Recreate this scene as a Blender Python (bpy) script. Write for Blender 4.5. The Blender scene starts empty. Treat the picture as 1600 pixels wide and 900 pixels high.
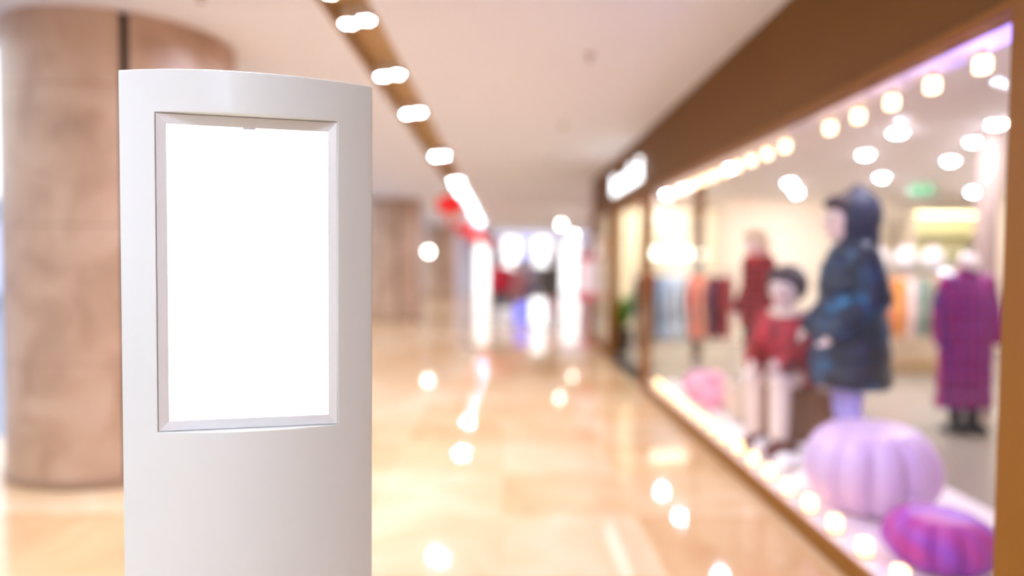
import bpy, bmesh, math, random
from mathutils import Vector, Matrix
random.seed(7)
PI = math.pi
SC = bpy.context.scene
COL = SC.collection

# ------------------------------------------------------------------ camera
def setup_camera(pitch=0.0372, roll=0.0088, yaw=0.0106, h=1.5):
    cd = bpy.data.cameras.new('camera')
    cam = bpy.data.objects.new('camera', cd); COL.objects.link(cam)
    f = Vector((math.sin(yaw), math.cos(yaw), 0)); r = Vector((math.cos(yaw), -math.sin(yaw), 0)); u = Vector((0, 0, 1))
    f2 = f*math.cos(pitch) - u*math.sin(pitch); u2 = u*math.cos(pitch) + f*math.sin(pitch)
    r3 = r*math.cos(roll) + u2*math.sin(roll); u3 = u2*math.cos(roll) - r*math.sin(roll)
    m = Matrix((r3, u3, -f2)).transposed().to_4x4(); m.translation = (0, 0, h)
    cam.matrix_world = m
    cd.sensor_width = 36; cd.lens = 24.0; cd.clip_end = 200
    cd.dof.use_dof = True; cd.dof.focus_distance = 1.40; cd.dof.aperture_fstop = 0.62
    SC.camera = cam
setup_camera()

# ------------------------------------------------------------------ world, colour management
W = bpy.data.worlds.new('world'); SC.world = W; W.use_nodes = True
bg = W.node_tree.nodes['Background']
bg.inputs[0].default_value = (0.84, 0.92, 1.0, 1); bg.inputs[1].default_value = 1.7
SC.view_settings.view_transform = 'Standard'; SC.view_settings.look = 'None'
SC.view_settings.gamma = 1; SC.view_settings.use_curve_mapping = False
SC.view_settings.exposure = 0.5
SC.cycles.use_denoising = True
SC.cycles.sample_clamp_indirect = 12
SC.cycles.max_bounces = 10
LAMP_CORRIDOR = 1350.0      # strength of the corridor spotlights
LAMP_STORE = 640.0         # strength of the store downlights
CEIL = 3.10

# ------------------------------------------------------------------ materials
def lin(c):
    return tuple((x/12.92 if x <= .04045 else ((x+.055)/1.055)**2.4) for x in (v/255 for v in c))
MATS = {}
def mat(name, rgb, rough=.5, metal=0.0, var=.06, scale=9.0, emit=None, es=0.0, spec=None, coat=0.0, bump=0.0, sheen=0.0):
    """procedural material: noise varies the base colour a little"""
    if name in MATS: return MATS[name]
    m = bpy.data.materials.new(name); m.use_nodes = True
    nt = m.node_tree; b = nt.nodes['Principled BSDF']
    c = lin(rgb)
    tc = nt.nodes.new('ShaderNodeTexCoord'); nz = nt.nodes.new('ShaderNodeTexNoise'); nz.inputs['Scale'].default_value = scale
    nz.inputs['Detail'].default_value = 3
    mx = nt.nodes.new('ShaderNodeMix'); mx.data_type = 'RGBA'
    mx.inputs[6].default_value = (*[max(0, v*(1-var)) for v in c], 1); mx.inputs[7].default_value = (*[min(1, v*(1+var)) for v in c], 1)
    nt.links.new(tc.outputs['Object'], nz.inputs['Vector']); nt.links.new(nz.outputs['Fac'], mx.inputs[0])
    nt.links.new(mx.outputs[2], b.inputs['Base Color'])
    b.inputs['Roughness'].default_value = rough; b.inputs['Metallic'].default_value = metal
    if spec is not None: b.inputs['Specular IOR Level'].default_value = spec
    if coat: b.inputs['Coat Weight'].default_value = coat; b.inputs['Coat Roughness'].default_value = .08
    if sheen: b.inputs['Sheen Weight'].default_value = sheen
    if emit: b.inputs['Emission Color'].default_value = (*lin(emit), 1); b.inputs['Emission Strength'].default_value = es
    if bump:
        bp = nt.nodes.new('ShaderNodeBump'); bp.inputs['Strength'].default_value = bump; bp.inputs['Distance'].default_value = .01
        nt.links.new(nz.outputs['Fac'], bp.inputs['Height']); nt.links.new(bp.outputs['Normal'], b.inputs['Normal'])
    MATS[name] = m
    return m
def emis(name, rgb, s):
    return mat(name, tuple(int(v*.5) for v in rgb), .4, var=.01, emit=rgb, es=s)

def ramp(nt, stops):
    r = nt.nodes.new('ShaderNodeValToRGB'); e = r.color_ramp.elements
    while len(e) < len(stops): e.new(.5)
    for k, (p, c) in zip(e, stops): k.position = p; k.color = (*lin(c), 1)
    return r
def node_mat(name, rough=.5):
    m = bpy.data.materials.new(name); m.use_nodes = True; MATS[name] = m
    return m, m.node_tree, m.node_tree.nodes['Principled BSDF']

def marble_floor():
    m, nt, b = node_mat('floor_marble')
    N, L = nt.nodes.new, nt.links.new
    tc = N('ShaderNodeTexCoord'); sep = N('ShaderNodeSeparateXYZ'); L(tc.outputs['Object'], sep.inputs[0])
    mp = N('ShaderNodeMapping'); mp.inputs['Scale'].default_value = (1/.8, 1/.8, 1); L(tc.outputs['Object'], mp.inputs[0])
    br = N('ShaderNodeTexBrick'); br.offset = 0.0; br.inputs['Scale'].default_value = 1.0
    br.inputs['Brick Width'].default_value = 1.0; br.inputs['Row Height'].default_value = 1.0; br.inputs['Mortar Size'].default_value = .003
    br.inputs['Color1'].default_value = (0, 0, 0, 1); br.inputs['Color2'].default_value = (1, 1, 1, 1); br.inputs['Mortar'].default_value = (.35, .35, .35, 1)
    L(mp.outputs[0], br.inputs['Vector'])
    n1 = N('ShaderNodeTexNoise'); n1.inputs['Scale'].default_value = 1.3; n1.inputs['Detail'].default_value = 6; n1.inputs['Distortion'].default_value = 1.6
    L(tc.outputs['Object'], n1.inputs['Vector'])
    mixv = N('ShaderNodeMix'); mixv.data_type = 'RGBA'; mixv.inputs[0].default_value = .35
    L(n1.outputs['Fac'], mixv.inputs[6]); L(br.outputs['Color'], mixv.inputs[7])
    rp = ramp(nt, [(.2, (192, 146, 98)), (.42, (210, 170, 124)), (.62, (218, 184, 144)), (.85, (224, 198, 166))])
    L(mixv.outputs[2], rp.inputs[0]); L(rp.outputs[0], b.inputs['Base Color'])
    b.inputs['Roughness'].default_value = .05; b.inputs['Specular IOR Level'].default_value = .55
    return m
def stone(name, c0, c1, c2, joint=.68, off=0.0):
    m, nt, b = node_mat(name)
    N, L = nt.nodes.new, nt.links.new
    tc = N('ShaderNodeTexCoord')
    n1 = N('ShaderNodeTexNoise'); n1.inputs['Scale'].default_value = 2.6; n1.inputs['Detail'].default_value = 5; n1.inputs['Distortion'].default_value = .8
    L(tc.outputs['Object'], n1.inputs['Vector'])
    rp = ramp(nt, [(.3, c0), (.5, c1), (.72, c2)]); L(n1.outputs['Fac'], rp.inputs[0])
    sep = N('ShaderNodeSeparateXYZ'); L(tc.outputs['Object'], sep.inputs[0])
    a = N('ShaderNodeMath'); a.operation = 'ADD'; a.inputs[1].default_value = off; L(sep.outputs['Z'], a.inputs[0])
    md = N('ShaderNodeMath'); md.operation = 'FLOORED_MODULO'; md.inputs[1].default_value = joint; L(a.outputs[0], md.inputs[0])
    lt = N('ShaderNodeMath'); lt.operation = 'LESS_THAN'; lt.inputs[1].default_value = .012; L(md.outputs[0], lt.inputs[0])
    mx = N('ShaderNodeMix'); mx.data_type = 'RGBA'; mx.inputs[7].default_value = (*lin((168, 134, 110)), 1)
    L(lt.outputs[0], mx.inputs[0]); L(rp.outputs[0], mx.inputs[6]); L(mx.outputs[2], b.inputs['Base Color'])
    b.inputs['Roughness'].default_value = .38
    return m
def glass(name):
    m, nt, b = node_mat(name); nt.nodes.remove(b)
    N, L = nt.nodes.new, nt.links.new
    o = nt.nodes['Material Output']; t = N('ShaderNodeBsdfTransparent'); g = N('ShaderNodeBsdfGlossy'); g.inputs['Roughness'].default_value = .01
    nz = N('ShaderNodeTexNoise'); nz.inputs['Scale'].default_value = 3
    rp = ramp(nt, [(.3, (250, 250, 250)), (.7, (254, 254, 254))]); L(nz.outputs['Fac'], rp.inputs[0]); L(rp.outputs[0], t.inputs[0])
    fr = N('ShaderNodeFresnel'); fr.inputs['IOR'].default_value = 1.16; gm = N('ShaderNodeNewGeometry')
    inv = N('ShaderNodeMath'); inv.operation = 'SUBTRACT'; inv.inputs[0].default_value = 1.0; L(gm.outputs['Backfacing'], inv.inputs[1])
    ml = N('ShaderNodeMath'); ml.operation = 'MULTIPLY'; L(fr.outputs[0], ml.inputs[0]); L(inv.outputs[0], ml.inputs[1])
    mx = N('ShaderNodeMixShader'); L(ml.outputs[0], mx.inputs[0]); L(t.outputs[0], mx.inputs[1]); L(g.outputs[0], mx.inputs[2]); L(mx.outputs[0], o.inputs[0])
    return m
def plaid(name, base, a_col, b_col, sx=14, sz=12):
    m, nt, b = node_mat(name)
    N, L = nt.nodes.new, nt.links.new
    tc = N('ShaderNodeTexCoord'); nz = N('ShaderNodeTexNoise'); nz.inputs['Scale'].default_value = 5
    L(tc.outputs['Object'], nz.inputs['Vector'])
    def bands(d, s, prof):
        w = N('ShaderNodeTexWave'); w.bands_direction = d; w.inputs['Scale'].default_value = s; w.inputs['Distortion'].default_value = .4
        L(tc.outputs['Object'], w.inputs['Vector'])
        r = ramp(nt, prof); L(w.outputs['Fac'], r.inputs[0]); return r
    k = [(0, (0, 0, 0)), (.55, (0, 0, 0)), (.75, (255, 255, 255)), (1, (255, 255, 255))]
    r1 = bands('X', sx*.16, k); r2 = bands('Z', sz*.16, k)
    m1 = N('ShaderNodeMix'); m1.data_type = 'RGBA'; m1.inputs[6].default_value = (*lin(base), 1); m1.inputs[7].default_value = (*lin(a_col), 1); L(r1.outputs[0], m1.inputs[0])
    m2 = N('ShaderNodeMix'); m2.data_type = 'RGBA'; m2.inputs[7].default_value = (*lin(b_col), 1); L(m1.outputs[2], m2.inputs[6])
    mu = N('ShaderNodeMath'); mu.operation = 'MULTIPLY'; L(r2.outputs[0], mu.inputs[0]); L(nz.outputs['Fac'], mu.inputs[1]); L(mu.outputs[0], m2.inputs[0])
    L(m2.outputs[2], b.inputs['Base Color']); b.inputs['Roughness'].default_value = .75
    return m
def blotch(name, stops, scale=4.0, rough=.5):
    m, nt, b = node_mat(name)
    N, L = nt.nodes.new, nt.links.new
    tc = N('ShaderNodeTexCoord'); nz = N('ShaderNodeTexNoise'); nz.inputs['Scale'].default_value = scale; nz.inputs['Detail'].default_value = 2; nz.inputs['Distortion'].default_value = .6
    L(tc.outputs['Object'], nz.inputs['Vector']); rp = ramp(nt, stops); L(nz.outputs['Fac'], rp.inputs[0]); L(rp.outputs[0], b.inputs['Base Color'])
    b.inputs['Roughness'].default_value = rough
    return m
def wood(name, c0, c1):
    m, nt, b = node_mat(name)
    N, L = nt.nodes.new, nt.links.new
    tc = N('ShaderNodeTexCoord'); mp = N('ShaderNodeMapping'); mp.inputs['Scale'].default_value = (14, 14, 1.2); L(tc.outputs['Object'], mp.inputs[0])
    nz = N('ShaderNodeTexNoise'); nz.inputs['Scale'].default_value = 1.5; nz.inputs['Detail'].default_value = 4; L(mp.outputs[0], nz.inputs['Vector'])
    rp = ramp(nt, [(.3, c0), (.7, c1)]); L(nz.outputs['Fac'], rp.inputs[0]); L(rp.outputs[0], b.inputs['Base Color']); b.inputs['Roughness'].default_value = .5
    return m

# ------------------------------------------------------------------ mesh builder
class MB:
    def __init__(s): s.bm = bmesh.new()
    def box(s, x0, x1, y0, y1, z0, z1, bev=0.0, seg=2):
        g = bmesh.ops.create_cube(s.bm, size=1.0)
        for v in g['verts']:
            v.co = Vector(((x0+x1)/2 + v.co.x*(x1-x0), (y0+y1)/2 + v.co.y*(y1-y0), (z0+z1)/2 + v.co.z*(z1-z0)))
        if bev:
            ed = list({e for v in g['verts'] for e in v.link_edges})
            bmesh.ops.bevel(s.bm, geom=ed, offset=bev, segments=seg, profile=.5, affect='EDGES')
        return s
    def rings(s, R, cap=True):
        vs = [[s.bm.verts.new(p) for p in r] for r in R]
        n = len(vs[0])
        for a, b in zip(vs, vs[1:]):
            for i in range(n): s.bm.faces.new((a[i], a[(i+1) % n], b[(i+1) % n], b[i]))
        if cap:
            s.bm.faces.new(vs[0][::-1]); s.bm.faces.new(vs[-1])
        return s
    def zloft(s, L, n=24, power=1.0):
        """L: (x, y, z, rx, ry) elliptic rings stacked in z"""
        return s.rings([[(x+rx*math.cos(2*PI*i/n), y+ry*math.sin(2*PI*i/n), z) for i in range(n)] for x, y, z, rx, ry in L])
    def lathe(s, prof, n=32, c=(0, 0, 0)):
        return s.zloft([(c[0], c[1], c[2]+z, max(r, 1e-4), max(r, 1e-4)) for r, z in prof], n)
    def tube(s, pts, n=10, round_ends=False):
        """pts: (p, r) along a path"""
        P = [Vector(p) for p, r in pts]; R = [r for p, r in pts]; out = []
        up = None
        for i, p in enumerate(P):
            t = ((P[min(i+1, len(P)-1)] - P[max(i-1, 0)]).normalized())
            if up is None: up = t.orthogonal().normalized()
            up = (up - t*up.dot(t)).normalized(); sd = t.cross(up)
            out.append([p + (up*math.cos(2*PI*k/n) + sd*math.sin(2*PI*k/n))*R[i] for k in range(n)])
        s.rings(out)
        if round_ends:
            for i in range(len(P)): s.ball(P[i], (R[i],)*3, 10, 8)
        return s
    def ball(s, c, r, u=20, v=14, rot=None, fn=None):
        g = bmesh.ops.create_uvsphere(s.bm, u_segments=u, v_segments=v, radius=1.0)
        for w in g['verts']:
            p = w.co.copy()
            if fn: p = fn(p)
            p = Vector((p.x*r[0], p.y*r[1], p.z*r[2]))
            if rot: p = rot @ p
            w.co = p + Vector(c)
        return s
    def prism(s, poly, z0, z1):
        return s.rings([[(x, y, z) for x, y in poly] for z in (z0, z1)])
    def build(s, name, m, parent=None, smooth=False, remesh=0, bevel=0, sub=0):
        bmesh.ops.recalc_face_normals(s.bm, faces=s.bm.faces)
        me = bpy.data.meshes.new(name); s.bm.to_mesh(me); s.bm.free()
        if smooth:
            for p in me.polygons: p.use_smooth = True
        me.materials.append(m)
        o = bpy.data.objects.new(name, me); COL.objects.link(o)
        if parent: o.parent = parent
        if remesh:
            md = o.modifiers.new('remesh', 'REMESH'); md.mode = 'VOXEL'; md.voxel_size = remesh; md.use_smooth_shade = True
            sm = o.modifiers.new('smooth', 'SMOOTH'); sm.factor = .5; sm.iterations = 4
        if bevel:
            bv = o.modifiers.new('bevel', 'BEVEL'); bv.width = bevel; bv.segments = 3; bv.limit_method = 'ANGLE'; bv.angle_limit = .7
        if sub:
            sb = o.modifiers.new('sub', 'SUBSURF'); sb.levels = sub; sb.render_levels = sub
        return o
def tag(o, label=None, cat=None, group=None, kind=None):
    if label: o['label'] = label
    if cat: o['category'] = cat
    if group: o['group'] = group
    if kind: o['kind'] = kind
    return o
def thing(name, label, cat, loc=(0, 0, 0), rz=0.0, group=None):
    o = bpy.data.objects.new(name, None); COL.objects.link(o); o.empty_display_size = .1
    o.location = loc; o.rotation_euler = (0, 0, rz)
    return tag(o, label, cat, group)
def struct(o): return tag(o, kind='structure')
def copy_tree(o, parent=None):
    c = o.copy(); COL.objects.link(c)
    if parent: c.parent = parent
    for ch in [x for x in ALLCH(o)]: copy_tree(ch, c)
    return c
def ALLCH(o): return list(o.children)
ORD = ['first', 'second', 'third', 'fourth', 'fifth', 'sixth', 'seventh', 'eighth', 'ninth', 'tenth', 'eleventh', 'twelfth', 'thirteenth', 'fourteenth',
       'fifteenth', 'sixteenth', 'seventeenth', 'eighteenth', 'nineteenth', 'twentieth', 'twenty-first', 'twenty-second', 'twenty-third', 'twenty-fourth']

# ------------------------------------------------------------------ shared materials
M_CEIL = mat('ceiling_paint', (236, 238, 243), .8, var=.015, scale=2)
M_SLOT = mat('slot_liner', (186, 154, 108), .6, var=.03)
M_BROWN = mat('bronze_panel', (112, 70, 11), .6, spec=.25, var=.05, scale=3)
M_BROWN2 = mat('bronze_frame', (132, 82, 12), .55, spec=.3, var=.05, scale=5)
M_CREAM = mat('store_wall_cream', (250, 234, 206), .8, var=.03)
M_STOREFLOOR = mat('store_floor_tile', (158, 148, 132), .25, var=.05, scale=3)
M_STORECEIL = mat('store_ceiling_paint', (232, 224, 220), .8, var=.02)
M_SOFFIT = mat('soffit_white', (238, 232, 236), .6, var=.02)
M_GLASS = glass('shop_window_glass')
M_WHITE = mat('white_powder_coat', (200, 203, 199), .32, var=.012, scale=3, coat=.15)
M_DARK = mat('dark_metal', (38, 34, 32), .45, metal=.5)
M_CHROME = mat('brushed_chrome', (200, 200, 204), .22, metal=1.0, var=.05)
M_WARMLAMP = emis('lens_warm', (216, 228, 255), LAMP_CORRIDOR)
M_STORELAMP = emis('lens_store', (240, 240, 255), LAMP_STORE)
M_SKIN = mat('mannequin_skin', (242, 218, 204), .4, var=.03)
M_PSKIN = mat('person_skin', (214, 168, 140), .55, var=.05)

# ------------------------------------------------------------------ the room shell
struct(MB().box(-4.2, 1.66, -18, 40, -.2, 0).build('floor', marble_floor()))
struct(MB().box(-16, -4.2, -18, 40, -.2, 0).build('floor_atrium', mat('atrium_tile', (112, 126, 154), .3, var=.1, scale=1)))
c = MB(); SX0, SX1 = -1.17, -.85
c.box(-3.9, SX0, -18, 35, CEIL, CEIL+.3).box(SX1, 1.78, -18, 35, CEIL, CEIL+.3).box(SX0, SX1, -18, 35, CEIL+.14, CEIL+.3)
struct(c.build('ceiling', M_CEIL))
c = MB(); c.box(SX0, SX0+.012, -18, 35, CEIL+.001, CEIL+.14).box(SX1-.012, SX1, -18, 35, CEIL+.001, CEIL+.14).box(SX0+.012, SX1-.012, -18, 35, CEIL+.125, CEIL+.14)
struct(c.build('trim_1', M_SLOT))
# fascia above the shop front
FX = 1.70; FB = 2.38; SY0, SY1 = 2.25, 13.4
c = MB().box(FX, FX+.12, -18, SY1, FB, CEIL+.2); c.box(FX-.012, FX, -18, SY1, FB, FB+.035)
struct(c.build('wall_right', M_BROWN))
struct(MB().box(FX+.12, 1.97, SY0, SY1, FB+.0, FB+.1).build('trim_2', M_SOFFIT))
struct(MB().box(FX+.12, 1.84, -18, SY1, FB+.1, CEIL+.2).build('wall_store_front', M_CREAM))
# near jamb: wide bronze wall piece that closes the window on the near side
struct(MB().box(1.65, 2.0, -18, SY0, 0, FB, .006).build('trim_3', M_BROWN2))
# window 1 : big display window, frame + pane
WY1 = 8.15
f = MB()
f.box(1.65, 1.685, SY0, WY1, 0, .1, .005)          # base sill
f.box(1.65, 1.73, SY0, WY1, FB-.03, FB, .004)
fr = struct(f.build('window_1', M_BROWN2))
MB().box(1.662, 1.672, SY0, WY1, .1, FB-.03).build('pane', M_GLASS, fr)
MB().box(1.65, 1.755, WY1, WY1+.16, 0, FB, .006).build('mullion', M_BROWN2, fr)
# window 2 beyond the entrance
f = MB(); f.box(1.65, 1.75, 10.9, SY1, 0, .12, .006); f.box(1.665, 1.73, 10.9, SY1, FB-.03, FB)
fr = struct(f.build('window_2', M_BROWN2))
MB().box(1.695, 1.705, 10.95, SY1-.1, .12, FB-.03).build('pane', M_GLASS, fr)
MB().box(1.65, 1.8, 10.8, 10.9, 0, FB, .005).build('mullion', M_BROWN2, fr)
MB().box(1.65, 1.8, SY1-.1, SY1, 0, FB, .005).build('mullion', M_BROWN2, fr)
# entrance door frame
f = MB(); f.box(1.66, 1.8, WY1+.16, 10.8, 2.3, FB, .004)
dr = struct(f.build('door_1', M_BROWN2))
MB().box(1.66, 1.86, WY1+.16, 10.8, -.02, .012).build('threshold', M_DARK, dr)
# store interior shell
struct(MB().box(1.66, 9.3, SY0-.6, SY1+.1, -.2, 0).build('floor_store', M_STOREFLOOR))
struct(MB().box(1.84, 9.3, SY0-.6, SY1+.1, 2.8, 2.95).build('ceiling_store', M_STORECEIL))
struct(MB().box(9.1, 9.3, SY0-.6, SY1+.1, 0, 2.8).build('wall_store_right', M_CREAM))
struct(MB().box(1.84, 9.1, SY1, SY1+.2, 0, 2.8).build('wall_store_back', M_CREAM))
struct(MB().box(2.0, 9.1, SY0-.6, SY0-.4, 0, 2.8).build('wall_store_near', M_CREAM))
# low deck in the display window
M_DECK = mat('display_deck', (236, 222, 220), .4, var=.03)
deck = MB().box(1.687, 2.85, SY0, 8.0, 0, .085, .008).build('display_deck', M_DECK)
tag(deck, 'low pale display deck running along inside the big shop window', 'display platform')
# far end and the atrium side
M_LAV = mat('end_wall_lavender', (222, 218, 232), .7, var=.03, scale=1.5)
M_FAC = mat('atrium_facade', (150, 172, 205), .4, var=.15, scale=.8)
struct(MB().box(-16, 6, 35, 35.3, 0, 6).build('wall_back', M_LAV))
struct(MB().box(-16.3, -16, -6, 35, 0, 3.4).build('wall_left', M_FAC))
struct(MB().box(1.66, 6.2, SY1+.2, 35, -.2, 0).build('floor_side', MATS['floor_marble']))
struct(MB().box(6, 6.2, SY1+.2, 35, 0, CEIL).build('wall_side', M_LAV))
struct(MB().box(1.78, 6.2, SY1+.2, 35, CEIL, CEIL+.3).build('ceiling_side', M_CEIL))

# ------------------------------------------------------------------ columns
M_STONE = stone('column_stone', (168, 134, 108), (190, 156, 130), (200, 170, 146), .9, .09)
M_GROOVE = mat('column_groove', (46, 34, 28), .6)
def column(x, y, label, ang):
    t = thing('stone_column', label, 'column', (x, y, 0), 0, 'round stone columns along the left side')
    n = 96
    g = .035
    poly = []
    for i in range(n):
        a = ang + g + (2*PI-2*g)*i/(n-1); poly.append((.76*math.cos(a), .76*math.sin(a)))
    poly += [(.70*math.cos(ang-g), .70*math.sin(ang-g)), (.70*math.cos(ang+g), .70*math.sin(ang+g))]
    MB().prism(poly, .0, CEIL).build('shaft', M_STONE, t, bevel=0)
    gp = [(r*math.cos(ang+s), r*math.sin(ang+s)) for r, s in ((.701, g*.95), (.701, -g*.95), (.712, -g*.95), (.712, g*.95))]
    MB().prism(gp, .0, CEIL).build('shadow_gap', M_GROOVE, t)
    R = [(.765, 0), (.772, .004), (.772, .05), (.762, .056)]
    MB().lathe(R, 64).build('base_ring', mat('column_base', (150, 116, 92), .4), t)
    return t
a0 = math.atan2(-5.15, 2.83-.04)
column(-2.83, 5.15, 'nearest round beige stone column, behind the white kiosk', a0)
column(-2.95, 18.0, 'round tan stone column halfway down the corridor, right of the kiosk', -1.25)
column(-2.95, 30.6, 'small far round tan stone column at the corridor end', -1.25)

# ------------------------------------------------------------------ kiosk
def kiosk():
    th = .2216; cx, cy = -.5362, 1.45; hw = .2502; ho = .1771; zt = 1.880; z1, z2 = 1.7947, 1.149; sag = .055
    t = thing('advertising_kiosk', 'tall white freestanding kiosk with a curved front and a glowing blank screen', 'kiosk', (cx, cy, 0), th)
    fy = lambda x: -sag*(1-(x/hw)**2)
    back = .10
    xs = [-hw + 2*hw*i/40 for i in range(41)]
    xs = sorted(set([round(x, 6) for x in xs if abs(abs(x)-ho) > .007] + [-ho, ho]))
    zs = [.02, z2, z1, zt]
    bm = bmesh.new()
    F = {(i, j): bm.verts.new((x, fy(x), z)) for i, x in enumerate(xs) for j, z in enumerate(zs)}
    n = len(xs)
    for i in range(n-1):
        for j in range(3):
            if j == 1 and xs[i] >= -ho-1e-6 and xs[i+1] <= ho+1e-6: continue
            bm.faces.new((F[i, j], F[i+1, j], F[i+1, j+1], F[i, j+1]))
    yb = fy(ho)+.02
    iL, iR = xs.index(-ho), xs.index(ho)
    B = {}
    for i in range(iL, iR+1):
        for j in (1, 2): B[i, j] = bm.verts.new((xs[i], yb, zs[j]))
    for i in range(iL, iR):
        bm.faces.new((F[i, 2], F[i+1, 2], B[i+1, 2], B[i, 2])); bm.faces.new((F[i+1, 1], F[i, 1], B[i, 1], B[i+1, 1]))
    bm.faces.new((F[iL, 1], F[iL, 2], B[iL, 2], B[iL, 1])); bm.faces.new((F[iR, 2], F[iR, 1], B[iR, 1], B[iR, 2]))
    # sides with a rounded back
    K = [(hw+.0, .012), (hw-.004, .06), (hw-.02, back), (-hw+.02, back), (-hw+.004, .06), (-hw, .012)]
    rows = [[bm.verts.new((x, y, z)) for x, y in K] for z in zs]
    for j in range(3):
        a, b = rows[j], rows[j+1]
        bm.faces.new((F[n-1, j], a[0], b[0], F[n-1, j+1]))
        for k in range(len(K)-1): bm.faces.new((a[k], a[k+1], b[k+1], b[k]))
        bm.faces.new((a[-1], F[0, j], F[0, j+1], b[-1]))
    bm.faces.new([F[i, 3] for i in range(n)] + [v for v in rows[3]])
    bm.faces.new(([F[i, 0] for i in range(n)] + [v for v in rows[0]])[::-1])
    b = MB(); b.bm.free(); b.bm = bm
    h = b.build('housing', M_WHITE, t, smooth=True, bevel=.0022)
    wn = h.modifiers.new('wn', 'WEIGHTED_NORMAL'); wn.keep_sharp = True
    for p in h.data.polygons: p.use_smooth = abs(p.normal.z) < .5 and len(p.vertices) == 4
    # flat bezel: four mitred strips leaning slightly inwards round the screen
    pf = fy(ho)+.0015; ps = pf+.006
    so, s1, s2 = .1575, 1.7735, 1.1695
    g = .0012
    o4 = [(-ho+g, z2+g), (ho-g, z2+g), (ho-g, z1-g), (-ho+g, z1-g)]
    i4 = [(-so, s2), (so, s2), (so, s1), (-so, s1)]
    bz = MB(); v = bz.bm.verts.new
    O = [v((x, pf, z)) for x, z in o4]; I = [v((x, pf+.003, z)) for x, z in i4]
    OB = [v((x, pf+.015, z)) for x, z in o4]; IB = [v((x, pf+.015, z)) for x, z in i4]
    for k in range(4):
        l = (k+1) % 4
        for q in ((O[k], O[l], I[l], I[k]), (I[k], I[l], IB[l], IB[k]), (O[l], O[k], OB[k], OB[l]), (OB[k], IB[k], IB[l], OB[l])): bz.bm.faces.new(q)
    bz.build('bezel', mat('bezel_grey', (202, 201, 199), .3, metal=.1, var=.015), t)
    sc = MB().box(-so+.0005, so-.0005, pf+.0065, pf+.016, s2+.0005, s1-.0005).build('screen', emis('lit_screen', (255, 255, 255), 1.6), t)
    sc['label'] = 'glowing blank white screen'
    MB().box(-.012, .012, pf+.004, pf+.0064, s1-.0035, s1+.0005).build('sensor', mat('sensor_grey', (200, 206, 216), .2), t)
    MB().box(-hw-.03, hw+.03, -.10, .15, 0, .02, .006).build('base_plate', mat('base_steel', (206, 204, 200), .3, metal=.6), t)
kiosk()

# ------------------------------------------------------------------ corridor ceiling lights
def spot_proto():
    t = thing('ceiling_spotlight', 'x', 'light')
    for dx, dy in ((-.065, .035), (.065, -.035)):
        L = [(.066, .0), (.07, .004), (.07, .085)]
        c = MB(); n = 28
        R = [[(dx+r*math.cos(2*PI*i/n), dy+r*math.sin(2*PI*i/n), z) for i in range(n)] for r, z in ((.056, .10), (.056, -.012), (.044, -.012), (.042, .02))]
        c.rings(R); can = c.build('lamp_can', mat('lamp_white', (232, 222, 206), .4), t, smooth=False)
        MB().lathe([(.0, -.004), (.025, -.006), (.041, .0), (.041, .006)], 24, (dx, dy, 0)).build('lens', M_WARMLAMP, can, smooth=True)
    return t
ys = [-9, -7.5, -6, -4.5, -3, -1.5, 0, 1.6, 4.15, 4.68, 6.0, 7.5, 10.5, 13.8, 16.4, 19.6, 22.8, 26.7, 30.5]
p = None; k = 0
for i, y in enumerate(ys):
    o = spot_proto() if p is None else copy_tree(p)
    p = p or o
    o.location = ((SX0+SX1)/2, y, CEIL+.022)
    o['group'] = 'twin spotlights in the ceiling slot'
    if y < 2.5: o['label'] = 'twin round spotlight in the ceiling slot overhead, %s one behind the visible row' % ORD[sum(1 for q in ys if y < q < 2.5)]
    else:
        o['label'] = 'twin round spotlight in the ceiling slot, %s from the front of the row' % ORD[k]; k += 1
def sprinkler(y, x, lab):
    t = thing('ceiling_sprinkler', lab, 'sprinkler', (x, y, CEIL), 0, 'sprinklers on the corridor ceiling')
    MB().lathe([(.045, 0), (.045, -.006), (.02, -.014), (.012, -.02)], 24).build('escutcheon', mat('sprinkler_grey', (186, 164, 148), .4, metal=.3), t, smooth=True)
    MB().lathe([(.008, -.018), (.008, -.04), (.022, -.042), (.022, -.045)], 16).build('deflector', M_CHROME, t)
sprinkler(5.3, .64, 'small grey ceiling sprinkler nearest the camera, between lights and fascia')
sprinkler(7.95, .66, 'small brownish ceiling sprinkler, second in line toward the lit shop sign')
sprinkler(10.6, .66, 'small faint ceiling sprinkler beside the lit shop sign')
sprinkler(4.2, -1.85, 'small ceiling sprinkler above the white kiosk')

# ------------------------------------------------------------------ fascia sign
def sign():
    t = thing('shop_sign', 'white lit lettering on the brown fascia above the shop entrance', 'sign', (FX, 9.5, 2.64))
    cu = bpy.data.curves.new('letters', 'FONT'); cu.body = 'bossini'; cu.size = .42; cu.extrude = .02; cu.align_x = 'CENTER'; cu.space_character = 1.22; cu.offset = .008
    o = bpy.data.objects.new('letters', cu); COL.objects.link(o)
    dg = bpy.context.evaluated_depsgraph_get(); me = bpy.data.meshes.new_from_object(o.evaluated_get(dg)); bpy.data.objects.remove(o)
    wd = max(v.co.x for v in me.vertices)-min(v.co.x for v in me.vertices)
    s = 2.1/wd
    for v in me.vertices: x, y, z = v.co; v.co = (-z-.045, -x*s, y-.1)
    me.materials.clear(); me.materials.append(emis('sign_white', (244, 250, 255), 2.6))
    l = bpy.data.objects.new('lettering', me); COL.objects.link(l); l.parent = t
    MB().box(-.025, -.0, -1.05, 1.05, -.06, -.045).box(-.025, 0, -1.05, 1.05, .02, .035).build('mounting_rail', M_BROWN2, t)
sign()

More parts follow.
